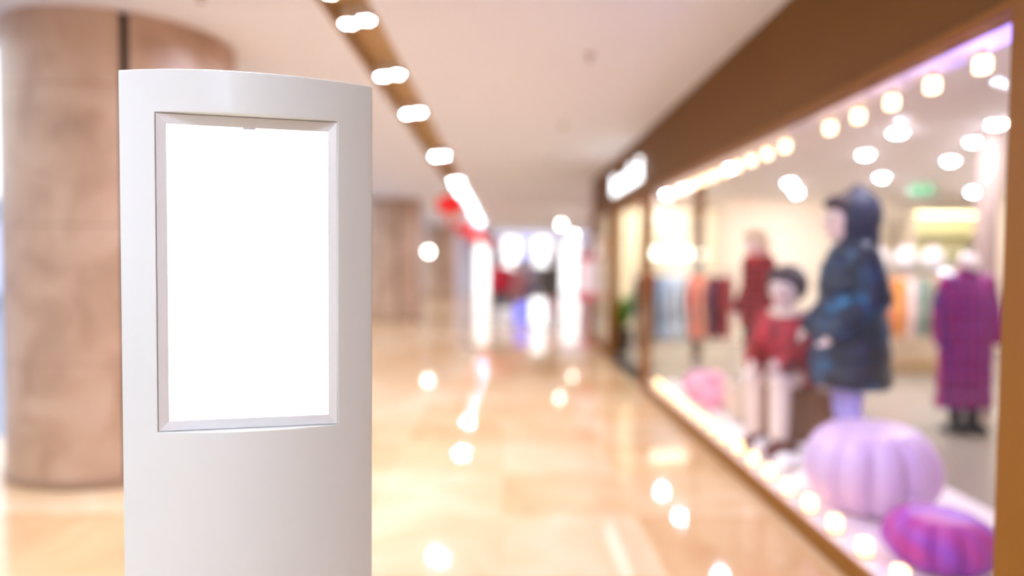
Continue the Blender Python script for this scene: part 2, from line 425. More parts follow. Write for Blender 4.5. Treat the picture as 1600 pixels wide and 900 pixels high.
# ------------------------------------------------------------------ lights inside the shop window
def bulb_string():
    t = thing('string_lights', 'row of warm square bulbs strung under the soffit along the window top', 'string lights', (1.93, 0, FB))
    ys_ = [2.78+.325*i for i in range(17)]
    ys_ = [y for i, y in enumerate(ys_) if i != 5]
    pts = []
    for a, b in zip(ys_, ys_[1:]):
        for q in range(4):
            u = q/4; pts.append(((0, a+(b-a)*u, -.008-.02*4*u*(1-u)), .004))
    pts.append(((0, ys_[-1], -.008), .004))
    MB().tube(pts, 6).build('cable', mat('cable_white', (222, 214, 204), .5), t)
    proto = None
    for y in ys_:
        if proto is None:
            b = MB().box(-.026, .026, -.026, .026, -.095, -.03, .012, 3).build('bulb', emis('bulb_warm', (255, 214, 170), 5), t, smooth=True)
            c = MB().lathe([(.012, -.03), (.014, -.026), (.014, .0)], 12).build('socket', mat('socket_brass', (190, 150, 90), .4, metal=.6), b)
            proto = b; b.location = (0, y, 0)
        else:
            b = proto.copy(); COL.objects.link(b); b.location = (0, y, 0)
            for ch in list(proto.children): d = ch.copy(); COL.objects.link(d); d.parent = b
bulb_string()
def candle_proto():
    t = thing('candle_light', 'x', 'light')
    c = MB().box(-.028, .028, -.028, .028, .012, .085, .01, 3).build('frosted_cup', emis('cup_glow', (255, 204, 144), 4), t, smooth=True)
    MB().box(-.038, .038, -.038, .038, 0, .012, .003).build('foot', mat('foot_brass', (196, 152, 92), .35, metal=.5), t)
    return t
p = None
for i in range(17):
    y = 2.96+.30*i
    o = candle_proto() if p is None else copy_tree(p)
    p = p or o
    o.location = (1.765, y, .085)
    o['label'] = 'glowing square candle light on the window ledge, %s from the near jamb' % ORD[i]
    o['group'] = 'candle lights along the window ledge'

# ------------------------------------------------------------------ cotton snow along the ledge
M_SNOW = mat('cotton_white', (250, 246, 240), .95, var=.02, bump=.4)
def snow(x, y, s, lab, seed):
    rd = random.Random(seed); b = MB()
    for k in range(14):
        a = rd.uniform(0, 2*PI); q = rd.uniform(0, .75)
        r = rd.uniform(.35, .6)*s
        b.ball((q*s*math.cos(a)*.8, q*s*1.3*math.sin(a), r*.62), (r, r, r*.75), 12, 8)
    o = b.build('snow_mound', M_SNOW, None, remesh=.014)
    o.location = (x, y, .085); tag(o, lab, 'snow decoration', 'cotton snow mounds on the display deck')
SN = [(1.98, 4.32, .11, 'white cotton snow mound beside the left flank of the large lilac pumpkin'), (1.99, 4.72, .13, 'white cotton snow mound in front of the navy puffer mannequin'),
      (1.97, 5.15, .13, 'white cotton snow mound in front of the wooden crate'), (1.96, 5.5, .12, 'white cotton snow mound in front of the seated mannequin boots'),
      (1.96, 5.86, .12, 'white cotton snow mound in front of the blond mannequin'), (1.96, 6.18, .1, 'white cotton snow mound between the blond mannequin and pink pumpkins'),
      (1.93, 7.42, .1, 'white cotton snow mound behind the round pink pumpkin'), (1.93, 7.75, .1, 'white cotton snow mound at the far end of the deck beside the mullion')]
for i, (x, y, s, l) in enumerate(SN): snow(x, y, s, l, i+3)

# ------------------------------------------------------------------ pumpkins
def pumpkin(x, y, R, H, m, lab, ribs=12, stem=True):
    t = thing('decorative_pumpkin', lab, 'pumpkin', (x, y, .085), random.uniform(0, 1), 'painted pumpkins in the shop window')
    b = MB(); nu, nv = ribs*8, 26; Rr = []
    for j in range(nv+1):
        a = -PI/2 + PI*j/nv
        row = []
        for i in range(nu):
            p_ = 2*PI*i/nu
            lobe = abs(math.cos(p_*ribs/2))
            k = 1 - .13*(1-lobe)**1.5*math.cos(a)**.5 if math.cos(a) > 0 else 1
            rad = R*(max(math.cos(a), 0)**.95)*k
            z = H/2 + H/2*math.sin(a)*(1 if abs(math.sin(a)) < .8 else 1-.9*(abs(math.sin(a))-.8))
            row.append((max(rad, .004)*math.cos(p_), max(rad, .004)*math.sin(p_), z))
        Rr.append(row)
    mn = min(v[2] for r in Rr for v in r)
    b.rings([[(x_, y_, z_-mn) for x_, y_, z_ in r] for r in Rr]).build('rind', m, t, smooth=True)
    top = max(v[2] for r in Rr for v in r)-mn
    if stem: MB().tube([((0, 0, top-.03), .035*R/.35), ((.01, 0, top+.03), .022*R/.35), ((.03, .01, top+.08*R/.35+.02), .018*R/.35)], 10).build('stem', mat('stem_'+m.name, (205, 178, 170), .6), t, smooth=True)
pumpkin(2.15, 3.93, .37, .585, mat('pumpkin_lilac', (214, 182, 216), .45, var=.08, scale=3, coat=.2), 'large ribbed lilac pumpkin in the middle of the shop window', stem=False)
pumpkin(2.07, 3.17, .25, .30, blotch('pumpkin_violet', [(.3, (190, 50, 120)), (.5, (156, 60, 172)), (.72, (124, 92, 214))], 2.6), 'glossy magenta and violet pumpkin nearest the window jamb', stem=False)
pumpkin(2.08, 6.98, .23, .38, mat('pumpkin_pink', (236, 158, 184), .5, var=.05, coat=.2), 'round pink pumpkin at the far end of the window, rear of two')
pumpkin(2.06, 6.52, .17, .27, mat('pumpkin_pink', (236, 158, 184), .5), 'smaller pink pumpkin in front of the round pink one')

# ------------------------------------------------------------------ figures
def head_fn(p):
    p = p.copy()
    # chin narrows, back of the skull fuller; the face looks along -y
    if p.z < 0:
        k = 1 - .32*(-p.z)**1.3; p.x *= k; p.y *= 1-.18*(-p.z)
    if p.y < 0: p.y *= .93
    return p
def figure(name, label, cat, loc, rz, H, J, skin, parts, hk=1.0, group=None, voxel=.011):
    """J: joint overrides in units of H (figure faces -y).  parts: list of clothing callables"""
    t = thing(name, label, cat, loc, rz, group)
    D = dict(pel=(0, 0, .52), chest=(0, 0, .72), neck=(0, .005, .825), head=(0, -.012, .925),
             shL=(.1, 0, .795), shR=(-.1, 0, .795), elL=(.135, .015, .635), elR=(-.135, .015, .635), wrL=(.142, -.045, .49), wrR=(-.142, -.045, .49),
             hipL=(.05, 0, .51), hipR=(-.05, 0, .51), knL=(.055, -.012, .28), knR=(-.055, -.012, .28), anL=(.055, .015, .045), anR=(-.055, .015, .045))
    D.update(J); V = {k: Vector(v)*H for k, v in D.items()}
    b = MB(); pz = V['pel'].z; ox, oy = V['pel'].x, V['pel'].y
    ch = V['chest']
    def tor(dz, rx, ry): 
        u = max(0, min(1, dz/.2)); return (ox+(ch.x-ox)*u, oy+(ch.y-oy)*u, pz+dz*H, rx*H, ry*H)
    TOR = [(-.05, .07, .055), (0, .083, .064), (.06, .07, .053), (.12, .072, .053), (.2, .088, .06), (.26, .085, .05), (.295, .045, .04)]
    b.zloft([tor(*q) for q in TOR])
    b.tube([(V['chest']+Vector((0, 0, .07*H)), .036*H), (V['head'], .03*H)], 14)
    hr = .066*H*hk
    hc = V['head']
    b.ball(hc, (hr*.78, hr*.92, hr*1.06), 28, 20, None, head_fn)
    b.ball(hc+Vector((0, -hr*.86, -hr*.12)), (hr*.13, hr*.2, hr*.2), 10, 8)          # nose
    b.ball(hc+Vector((0, -hr*.62, -hr*.72)), (hr*.3, hr*.22, hr*.2), 10, 8)          # chin
    for s in (-1, 1): b.ball(hc+Vector((s*hr*.78, .06*hr, -hr*.08)), (hr*.09, hr*.17, hr*.24), 10, 8)
    for s in 'LR':
        sg = 1 if s == 'L' else -1
        b.tube([(V['sh'+s], .035*H), (V['el'+s], .026*H), (V['wr'+s], .018*H)], 12, True)
        d = (V['wr'+s]-V['el'+s]).normalized()
        sd = d.cross(Vector((0, 1, 0))); sd = sd.normalized() if sd.length > .2 else Vector((1, 0, 0))
        nrm = sd.cross(d).normalized()
        w = V['wr'+s]
        b.tube([(w, .017*H), (w+d*.03*H, .021*H), (w+d*.052*H, .018*H)], 10, True)
        for q, ln in ((-1.5, .036), (-.5, .042), (.5, .045), (1.5, .04)):
            p0 = w+d*.05*H+sd*q*.0105*H
            b.tube([(p0, .0065*H), (p0+d*ln*.55*H, .006*H), (p0+d*ln*.9*H-nrm*sg*.012*H, .0052*H)], 8, True)
        p0 = w+d*.018*H-sd*.016*H
        b.tube([(p0, .0075*H), (p0+d*.018*H-sd*.016*H, .0068*H), (p0+d*.04*H-sd*.018*H, .0055*H)], 8, True)
        b.tube([(V['hip'+s], .057*H), ((V['hip'+s]+V['kn'+s])/2, .05*H), (V['kn'+s], .037*H)], 14, True)
        m_ = V['kn'+s].lerp(V['an'+s], .35)+Vector((0, .008*H, 0))
        b.tube([(V['kn'+s], .036*H), (m_, .037*H), (V['an'+s], .023*H)], 14, True)
        a = V['an'+s]; b.ball(a+Vector((0, -.035*H, -.02*H)), (.028*H, .075*H, .023*H), 12, 8)
    b.build('body', skin, t, remesh=voxel)
    for s in (-1, 1):
        MB().ball(hc+Vector((s*hr*.33, -hr*.76, hr*.05)), (hr*.13, hr*.08, hr*.09), 12, 8).build('eye', mat('eye_dark', (50, 38, 36), .3), t, smooth=True)
    MB().ball(hc+Vector((0, -hr*.78, -hr*.45)), (hr*.22, hr*.1, hr*.06), 12, 8).build('mouth', mat('lips', (196, 104, 104), .4), t, smooth=True)
    for fn in parts: fn(t, V, H, hr, hc)
    return t
def jacket(name, m, hem, flare=1.0, thick=.022, puff=0.0, sleeves=True, voxel=.011, collar=True, st=.016):
    def fn(t, V, H, hr, hc):
        b = MB(); p = V['pel']; c = V['chest']
        z0 = hem*H; z1 = c.z+.085*H; L = []
        n = 26
        for i in range(n+1):
            u = i/n; z = z0+(z1-z0)*u
            rel = (z-p.z)/H
            rx, ry = (.088, .068) if rel < .05 else ((.082, .062) if rel < .15 else (.092, .064))
            if rel > .24: k = max(0, 1-(rel-.24)/.06); rx, ry = .05+.042*k, .042+.022*k
            fl = 1+(flare-1)*(1-u)
            w = 1+puff*abs(math.sin(u*PI*6))
            uu = max(0, min(1, rel/.2))
            L.append((p.x+(c.x-p.x)*uu, p.y+(c.y-p.y)*uu, z, (rx+thick)*H*fl*w, (ry+thick)*H*fl*w))
        b.zloft(L, 28)
        if sleeves:
            for s in 'LR':
                P = []
                A, B, C_ = V['sh'+s], V['el'+s], V['wr'+s]
                for i in range(13):
                    u = i/12; q = A.lerp(B, u*2) if u < .5 else B.lerp(C_, u*2-1)
                    P.append((q, (.037*(1-u)+.027*u+st)*H*(1+puff*abs(math.sin(u*PI*5)))))
                b.tube(P, 14, True)
        if collar: b.tube([(V['neck']-Vector((0, 0, .03*H)), .06*H), (V['neck']+Vector((0, 0, .015*H)), .052*H)], 18)
        b.build(name, m, t, remesh=voxel)
    return fn
def trousers(m, top=.6, to=.06, thick=.012, name='trousers', voxel=.011):
    def fn(t, V, H, hr, hc):
        b = MB(); p = V['pel']
        b.zloft([(p.x, p.y, p.z-.06*H, (.08+thick)*H, (.066+thick)*H), (p.x, p.y, p.z, (.085+thick)*H, (.066+thick)*H), (p.x, p.y, p.z+.06*H, (.074+thick)*H, (.056+thick)*H)])
        for s in 'LR':
            a = V['kn'+s].lerp(V['an'+s], .85)
            b.tube([(V['hip'+s], (.057+thick)*H), (V['kn'+s], (.04+thick)*H), (a, (.03+thick)*H)], 14, True)
        b.build(name, m, t, remesh=voxel)
    return fn
def boots(m, high=.35):
    def fn(t, V, H, hr, hc):
        for s in 'LR':
            b = MB(); a = V['an'+s]; k = a.lerp(V['kn'+s], high)
            b.tube([(k, .036*H), (a, .034*H), (a-Vector((0, 0, .02*H)), .034*H)], 14, True)
            b.ball(a+Vector((0, -.035*H, -.018*H)), (.036*H, .088*H, .028*H), 14, 10)
            b.build('boot', m, t, remesh=.011)
    return fn
def hair(m, long=0.0, fringe=True, wide=1.0):
    def fn(t, V, H, hr, hc):
        b = MB()
        b.ball(hc+Vector((0, hr*.2, hr*.26)), (hr*.92*wide, hr*.94, hr*1.0), 24, 16)
        if fringe: b.ball(hc+Vector((0, -hr*.42, hr*.68)), (hr*.82, hr*.56, hr*.36), 16, 10)
        if long: b.zloft([(hc.x, hc.y+hr*.45, hc.z+hr*.2, hr*.85, hr*.55), (hc.x, hc.y+hr*.55, hc.z-long*hr*.5, hr*.9, hr*.45), (hc.x, hc.y+hr*.6, hc.z-long*hr, hr*.6, hr*.3)], 20)
        b.build('hair', m, t, remesh=.011)
    return fn
def hood(m, back=.35):
    def fn(t, V, H, hr, hc):
        b = MB()
        def f(p): return p
        b.ball(hc+Vector((0, hr*back, hr*.12)), (hr*1.06, hr*1.0, hr*1.22), 26, 18)
        b.tube([(hc+Vector((0, hr*.45, -hr*.6)), hr*.85), (V['neck']+Vector((0, .02*H, -.02*H)), hr*.8)], 18, True)
        b.ball(hc+Vector((0, hr*.35, hr*1.28)), (hr*.25, hr*.25, hr*.22), 12, 8)
        b.build('hood', m, t, remesh=.012)
    return fn
def scarf(m):
    def fn(t, V, H, hr, hc):
        b = MB(); n = 20; c_ = V['neck']+Vector((0, 0, -.005*H))
        pts = [(c_+Vector((.062*H*math.cos(2*PI*i/n), .058*H*math.sin(2*PI*i/n), .006*H*math.sin(4*PI*i/n))), .024*H) for i in range(n+1)]
        b.tube(pts, 12)
        b.build('scarf', m, t, smooth=True)
    return fn

def box_pedestal(x, y, w, d, h, m, label, name='display_plinth', rz=0):
    t = thing(name, label, 'plinth', (x, y, .085), rz)
    MB().box(-w/2, w/2, -d/2, d/2, .0, h, .008).build('body', m, t)
    MB().box(-w/2-.008, w/2+.008, -d/2-.008, d/2+.008, h, h+.018, .004).build('top_board', m, t)
    return h+.018+.085+.004

NAVY = blotch('navy_puffer', [(.36, (8, 14, 30)), (.5, (12, 28, 56)), (.6, (10, 58, 92)), (.7, (40, 120, 160))], 5.5, .45)
DKNAVY = mat('navy_hood', (28, 30, 60), .6, var=.1)
RED1 = plaid('red_check_wool', (128, 8, 20), (40, 8, 16), (170, 30, 40), 30, 26)
RED2 = blotch('crimson_puffer', [(.35, (120, 6, 26)), (.55, (180, 12, 40)), (.75, (212, 44, 60))], 5, .5)
HAIRB = mat('dark_brown_hair', (62, 42, 40), .55, var=.2)
HAIRBL = mat('blond_hair', (222, 196, 160), .55, var=.1)
VIOLETLIT = mat('violet_lit_legs', (176, 164, 232), .7, var=.05)  # violet lamp light on skin-coloured legs, put into the colour
BEIGE = mat('cream_fur', (238, 218, 196), .95, var=.06, bump=.3)
MAROON = mat('maroon_leather', (98, 26, 34), .4, var=.1)
BLACK = mat('black_cloth', (24, 22, 26), .7, var=.2)

# standing mannequin in the navy puffer, profile to the left, on a low plinth behind the lilac pumpkin
zt = box_pedestal(2.40, 4.66, .5, .5, .10, mat('plinth_white', (232, 222, 222), .5), 'low white plinth hidden behind the large lilac pumpkin')
figure('child_mannequin', 'child mannequin in a dark navy puffer coat and hood, behind the lilac pumpkin', 'mannequin', (2.38, 4.66, zt), -PI/2-.12, 1.72,
       dict(pel=(0, 0, .50), head=(0, -.02, .935), neck=(0, .005, .84), hipL=(.05, 0, .49), hipR=(-.05, 0, .49), shL=(.11, 0, .79), shR=(-.11, 0, .79), elL=(.165, .03, .63), elR=(-.165, .03, .63), wrL=(.15, -.1, .5), wrR=(-.15, -.1, .5)), M_SKIN,
       [hair(HAIRB), jacket('puffer_coat', NAVY, .275, 1.3, .045, .06, st=.024), hood(DKNAVY), trousers(VIOLETLIT, to=.06, thick=.004, name='tights'), boots(BLACK)], hk=1.42, group='child mannequins in the shop window')  # the tights stand for bare legs, violet light painted in
# seated mannequin on a wooden crate
def crate(x, y, w, d, h, label):
    t = thing('wooden_crate', label, 'crate', (x, y, .085), .15)
    wd = wood('crate_wood', (112, 66, 40), (158, 104, 66)); n = 5
    MB().box(-w/2+.012, w/2-.012, -d/2+.012, d/2-.012, 0.01, h-.012).build('box_body', wd, t)
    b = MB()
    for i in range(n):
        xx = -w/2+w*i/n
        b.box(xx+.003, xx+w/n-.003, -d/2, -d/2+.012, 0, h, .002); b.box(xx+.003, xx+w/n-.003, d/2-.012, d/2, 0, h, .002)
        yy = -d/2+.012+(d-.024)*i/n; e = (d-.024)/n
        b.box(-w/2, -w/2+.012, yy+.003, yy+e-.003, 0, h, .002); b.box(w/2-.012, w/2, yy+.003, yy+e-.003, 0, h, .002)
    b.build('side_boards', wd, t); MB().box(-w/2, w/2, -d/2, d/2, h-.012, h+.006, .003).build('lid', wd, t)
crate(2.30, 5.33, .44, .44, .46, 'brown wooden crate under the seated mannequin in red')
Hs = 1.62
def sj(x, y, z): return (x/Hs, y/Hs, z/Hs)
sx = .085+.466
figure('child_mannequin', 'seated child mannequin in a red coat with dark hair, on the wooden crate', 'mannequin', (2.22, 5.30, 0), -PI/2+.75, Hs,
       dict(pel=sj(0, .02, sx+.11), chest=sj(0, -.02, sx+.42), neck=sj(0, -.035, sx+.58), head=sj(0, -.06, sx+.76),
            shL=sj(.16, -.02, sx+.52), shR=sj(-.16, -.02, sx+.52), elL=sj(.23, -.08, sx+.3), elR=sj(-.23, -.08, sx+.3), wrL=sj(.12, -.33, sx+.22), wrR=sj(-.12, -.33, sx+.22),
            hipL=sj(.08, 0, sx+.1), hipR=sj(-.08, 0, sx+.1), knL=sj(.11, -.36, sx+.08), knR=sj(-.11, -.36, sx+.08), anL=sj(.11, -.36, .085+.092), anR=sj(-.11, -.30, .085+.092)), M_SKIN,
       [hair(HAIRB, 0, True, 1.08), jacket('coat', RED2, (sx+.03)/Hs, 1.3, .036, .03, collar=False), scarf(BEIGE), trousers(mat('cream_tights', (240, 222, 206), .7), thick=.01, name='tights'), boots(MAROON)], hk=1.45, group='child mannequins in the shop window')
zt = box_pedestal(2.29, 6.15, .45, .45, .30, mat('plinth_beige', (222, 200, 176), .5), 'low beige plinth under the blond mannequin')
figure('child_mannequin', 'blond child mannequin in a red and black coat, standing farther back in the window', 'mannequin', (2.29, 6.15, zt), -PI/2+.2, 1.40,
       dict(head=(0, -.02, .915)), M_SKIN,
       [hair(HAIRBL, .8), jacket('coat', RED1, .38, 1.1, .026), scarf(mat('red_scarf', (200, 36, 44), .8)), trousers(BLACK, thick=.01, name='tights'), boots(MAROON)], hk=1.25, group='child mannequins in the shop window')

# headless display forms wearing coats
def coat_form(x, y, rz, m, label, top, hem, w, dark=True, sleeves=True, name='coat_form', z=0.0):
    t = thing(name, label, 'mannequin', (x, y, z), rz)
    b = MB(); n = 26; L = []
    for i in range(n+1):
        u = i/n; zz = hem+(top-hem)*u
        if u < .8: rx = w*(1.0-.14*u)
        else: q = (u-.8)/.2; rx = w*(.888*(1-q)+.26*q) if q < 1 else w*.26
        k = 1+.03*math.sin(u*PI*12)
        L.append((0, 0, zz, rx*k, max(.07, rx*.5)*k))
    b.zloft(L, 32)
    if sleeves:
        for s in (-1, 1):
            P = [((s*w*.74, 0, top-.11*(top-hem)/1), w*.26), ((s*w*.98, .0, top-.3*(top-hem)), w*.25), ((s*w*1.08, -.04, top-.52*(top-hem)), w*.2)]
            b.tube(P, 14, True)
    b.build('coat', m, t, remesh=.013)
    MB().lathe([(w*.24, top-.05), (w*.27, top+.01), (w*.3, top+.05), (w*.2, top+.11), (.02, top+.13)], 24).build('neck_cap', mat('neck_cap_white', (248, 236, 226), .35), t, smooth=True)
    MB().lathe([(.03, top+.12), (.035, top+.14), (.028, top+.17), (.006, top+.18)], 16).build('finial', M_DARK, t, smooth=True)
    MB().tube([((0, 0, .03), .018), ((0, 0, hem+.1), .018)], 12).build('pole', M_CHROME, t)
    MB().lathe([(.2, 0), (.2, .015), (.06, .03), (.02, .05)], 32).build('base', M_DARK, t, smooth=False)
    return t
PURP = plaid('purple_tartan', (158, 8, 80), (60, 12, 84), (120, 66, 170), 22, 20)
cf = coat_form(4.2, 6.15, .15, PURP, 'long purple and magenta tartan coat on a headless stand near the jamb', 1.5, .22, .28)
for s in (-1, 1):
    b = MB().tube([((s*.09, 0, .2), .055), ((s*.09, 0, .06), .05)], 14, True); b.ball((s*.09, -.06, .045), (.05, .12, .045), 14, 10)
    b.build('boot', BLACK, cf, remesh=.012)
coat_form(1.98, 9.6, -PI/2, BLACK, 'black coat on a headless stand inside the shop entrance', 1.42, .3, .23)

# ------------------------------------------------------------------ store fittings
dl = [(5.45, 8.36), (7.0, 10.0), (4.45, 6.2), (4.47, 10.75), (4.19, 7.97), (3.8, 6.64), (5.5, 9.98), (4.85, 7.08), (6.6, 7.0), (3.0, 9.2), (3.0, 11.4), (5.2, 12.2), (2.6, 4.4),
      (8.1, 11.8), (8.1, 8.6), (5.6, 5.2), (3.0, 12.7), (7.2, 4.6)]
p = None
dl += [(5.0, 15.5), (5.0, 18.5), (5.2, 21.5), (5.2, 24.5), (5.4, 27.5), (5.4, 30.5), (5.5, 33.0)]  # unseen downlights added to brighten the far end of the corridor
for i, (x, y) in enumerate(sorted(dl, key=lambda q: q[1])):
    if p is None:
        o = thing('store_downlight', 'x', 'light')
        MB().rings([[(r*math.cos(2*PI*k/32), r*math.sin(2*PI*k/32), z) for k in range(32)] for r, z in ((.08, 0), (.08, -.008), (.064, -.012), (.056, -.002))]).build('ring', mat('ring_white', (236, 232, 228), .4), o)
        MB().lathe([(.0, -.028), (.02, -.026), (.038, -.020), (.05, -.010), (.054, -.004), (.054, 0)], 28).build('lens', M_STORELAMP, o)
    else: o = copy_tree(p)
    p = p or o
    o.location = (x, y, 2.8 if y < 14 else CEIL)
    if y < 14:
        o['label'] = 'round white downlight in the store ceiling, %s nearest the camera end' % ORD[i]
        o['group'] = 'downlights in the store ceiling'
    else:
        o['label'] = 'added unseen downlight in the ceiling past the shop corner, %s from the corner' % ORD[i-18]
        o['group'] = 'downlights added past the shop corner'
def exit_sign():
    t = thing('exit_sign', 'small green lit exit sign hanging from the store ceiling', 'sign', (6.1, 10.0, 2.8), -.35)
    MB().box(-.17, .17, -.02, .02, -.27, -.1, .006).build('case', mat('exit_case', (210, 214, 210), .4), t)
    MB().box(-.155, .155, -.024, -.02, -.258, -.112).build('face', emis('exit_green', (40, 190, 100), .7), t)
    b = MB().ball((-.06, -.026, -.14), (.011, .003, .011), 10, 8)
    b.tube([((-.06, -.026, -.155), .007), ((-.064, -.026, -.195), .007), ((-.04, -.026, -.22), .006), ((-.05, -.026, -.245), .006)], 6)
    b.tube([((-.064, -.026, -.195), .006), ((-.09, -.026, -.225), .006), ((-.11, -.026, -.225), .005)], 6)
    b.tube([((-.06, -.026, -.165), .005), ((-.035, -.026, -.185), .005)], 6)
    b.box(.03, .1, -.027, -.0245, -.192, -.178).tube([((.075, -.026, -.155), .006), ((.105, -.026, -.185), .006), ((.075, -.026, -.215), .006)], 6)
    b.build('pictogram', emis('exit_white', (240, 255, 245), 1.5), t)
    for s in (-1, 1): MB().tube([((s*.12, 0, -.1), .004), ((s*.12, 0, 0), .004)], 6).build('hanger_rod', M_CHROME, t)
exit_sign()
struct(MB().box(4.62, 4.76, 6.55, 6.69, 0, 2.8, .005).build('trim_4', mat('store_post', (176, 152, 140), .5)))
def rack(x, y, w, label, h=1.42):
    t = thing('clothes_rack', label, 'clothes rack', (x, y, 0))
    MB().tube([((-w/2, 0, h), .014), ((w/2, 0, h), .014)], 12).build('rail', M_CHROME, t)
    for s in (-1, 1):
        MB().tube([((s*w/2, 0, .02), .014), ((s*w/2, 0, h), .014)], 12, True).build('upright', M_CHROME, t)
        MB().box(s*w/2-.02, s*w/2+.02, -.22, .22, 0, .025, .006).build('foot', M_CHROME, t)
def garment(x, y, z, rz, c, label, group, ln=.85, hw=.21, nm='hanging_jacket'):
    t = thing(nm, label, 'jacket', (x, y, z), rz, group)
    m = mat('garment_%d_%d_%d' % c, c, .8, var=.12, scale=6)
    b = MB(); L = []; n = 14
    for i in range(n+1):
        u = i/n; zz = -.10-ln*(1-u)
        rx = hw*(1-.08*u) if u < .88 else hw*(.92-.62*(u-.88)/.12)
        L.append((0, 0, zz, rx, .05+.015*math.sin(u*9)))
    b.zloft(L, 24)
    for s in (-1, 1): b.tube([((s*hw*.8, 0, -.17), .055), ((s*hw*1.1, .0, -.4), .052), ((s*hw*1.16, -.02, -.64), .045)], 12, True)
    b.build('cloth', m, t, remesh=.016)
    pts = [((0, 0, -.09), .004), ((0, 0, -.02), .004)] + [((.02-.02*math.cos(a), 0, -.0+.02*math.sin(a)), .004) for a in (0, .8, 1.6, 2.4, 3.1)]
    MB().tube(pts, 6).build('hanger', M_CHROME, t)
rack(5.6, 9.2, 1.4, 'chrome clothes rack of bright jackets in the middle of the store')
cols = [((40, 120, 50), 'green'), ((230, 100, 10), 'orange'), ((236, 150, 30), 'amber'), ((240, 214, 206), 'pale pink'), ((120, 150, 134), 'sage grey'), ((180, 160, 124), 'sand'), ((20, 40, 96), 'navy blue'), ((180, 116, 30), 'mustard')]
for i, (c, nmx) in enumerate(cols):
    garment(5.02+.165*i, 9.2, 1.426, PI/2-.5, c, '%s jacket hanging on the rack in the middle of the store' % nmx, 'jackets on the middle rack', .78)
rack(2.72, 10.3, 1.5, 'chrome clothes rack just inside the shop beyond the bronze mullion')
cols = [((50, 8, 16), 'dark maroon'), ((96, 16, 30), 'wine red'), ((160, 190, 212), 'pale blue'), ((222, 232, 236), 'icy white'), ((206, 222, 222), 'pale mint'), ((232, 84, 24), 'bright orange'), ((230, 116, 60), 'coral'), ((90, 26, 56), 'plum'), ((130, 20, 30), 'brick red')]
for i, (c, nmx) in enumerate(cols):
    garment(2.1+.155*i, 10.3, 1.426, PI/2-.6, c, '%s jacket hanging on the rack beyond the bronze mullion' % nmx, 'jackets on the rack near the entrance', .95)
# gondola with hats behind the middle rack
t = thing('display_gondola', 'cream display unit with a top shelf behind the middle clothes rack', 'display unit', (5.6, 9.85, 0))
MB().box(-.9, .9, -.25, .25, 0, .14, .006).build('plinth', wood('pale_oak', (196, 160, 108), (222, 190, 140)), t)
MB().box(-.88, .88, -.02, .02, .14, 1.48).build('panel', M_CREAM, t)
MB().box(-.9, .9, -.22, .22, 1.48, 1.51, .004).build('top_shelf', M_WHITE, t)
for i, x in enumerate((5.0, 5.38, 5.8, 6.2)):
    h = thing('knit_hat', ['white rounded knit hat at the left end of the top shelf', 'white rounded knit hat second from left on the top shelf', 'white rounded knit hat second from right on the top shelf', 'white rounded knit hat at the right end of the top shelf'][i], 'hat', (x, 9.83, 1.51), 0, 'hats on the top shelf')
    MB().lathe([(.11, .0), (.125, .03), (.14, .045), (.145, .12), (.11, .2), (.04, .24), (.005, .245)], 28).build('crown', mat('hat_white', (248, 238, 232), .9), h, smooth=True)
    MB().ball((0, 0, .27), (.04, .04, .036), 14, 10).build('pompom', mat('hat_pink', (244, 214, 214), .95), h, smooth=True)
# lit wall shelves on the right back
def shelf_unit(x, y, w, rz, label):
    t = thing('wall_shelf_unit', label, 'shelves', (x, y, 0), rz)
    MB().box(-w/2, w/2, .0, .02, .1, 2.5).build('back_panel', mat('shelf_back', (226, 226, 176), .7), t)
    for s in (-1, 1): MB().box(s*w/2-.02, s*w/2+.02, -.34, .02, 0, 2.5, .004).build('side_panel', M_CREAM, t)
    for z in (.4, .85, 1.3, 1.7, 2.1, 2.47): MB().box(-w/2+.02, w/2-.02, -.33, 0, z, z+.025, .003).build('shelf', wood('pale_oak2', (150, 130, 84), (176, 156, 104)), t)
    MB().box(-w/2+.05, w/2-.05, -.3, -.27, 2.45, 2.468).build('light_strip', emis('strip_warm', (255, 244, 190), 12), t)
shelf_unit(8.25, 12.95, 1.3, 0, 'tall lit shelf unit with yellow-green back on the store back wall')
# lit sign bar inside, beyond the mullion
t = thing('hanging_light_bar', 'short white lit bar hanging inside the shop beyond the mullion', 'light', (2.72, 11.2, 2.8))
MB().box(-.33, .33, -.03, .03, -1.2, -1.05, .012).build('diffuser', emis('bar_white', (255, 250, 225), 5), t)
for s in (-1, 1): MB().tube([((s*.28, 0, -1.05), .003), ((s*.28, 0, 0), .003)], 6).build('cable', M_CHROME, t)
# cream curtain partition
t = thing('pleated_curtain', 'cream pleated curtain hanging on the store back wall', 'curtain', (3.0, 13.2, 0))
b = MB(); n = 120
f_ = [(-1.1+2.2*i/n, .035*math.sin(i*.55)) for i in range(n+1)]
b.prism(f_ + [(x, y+.012) for x, y in reversed(f_)], .05, 2.55); b.build('fabric', mat('curtain_cream', (246, 232, 190), .85, var=.06), t, smooth=False)
MB().tube([((-1.15, 0, 2.58), .018), ((1.15, 0, 2.58), .018)], 12).build('rod', M_BROWN2, t)
# inner bronze post behind the rack (seen through the window)
struct(MB().box(3.0, 3.14, 10.75, 10.89, 0, 2.8, .004).build('trim_5', M_BROWN2))
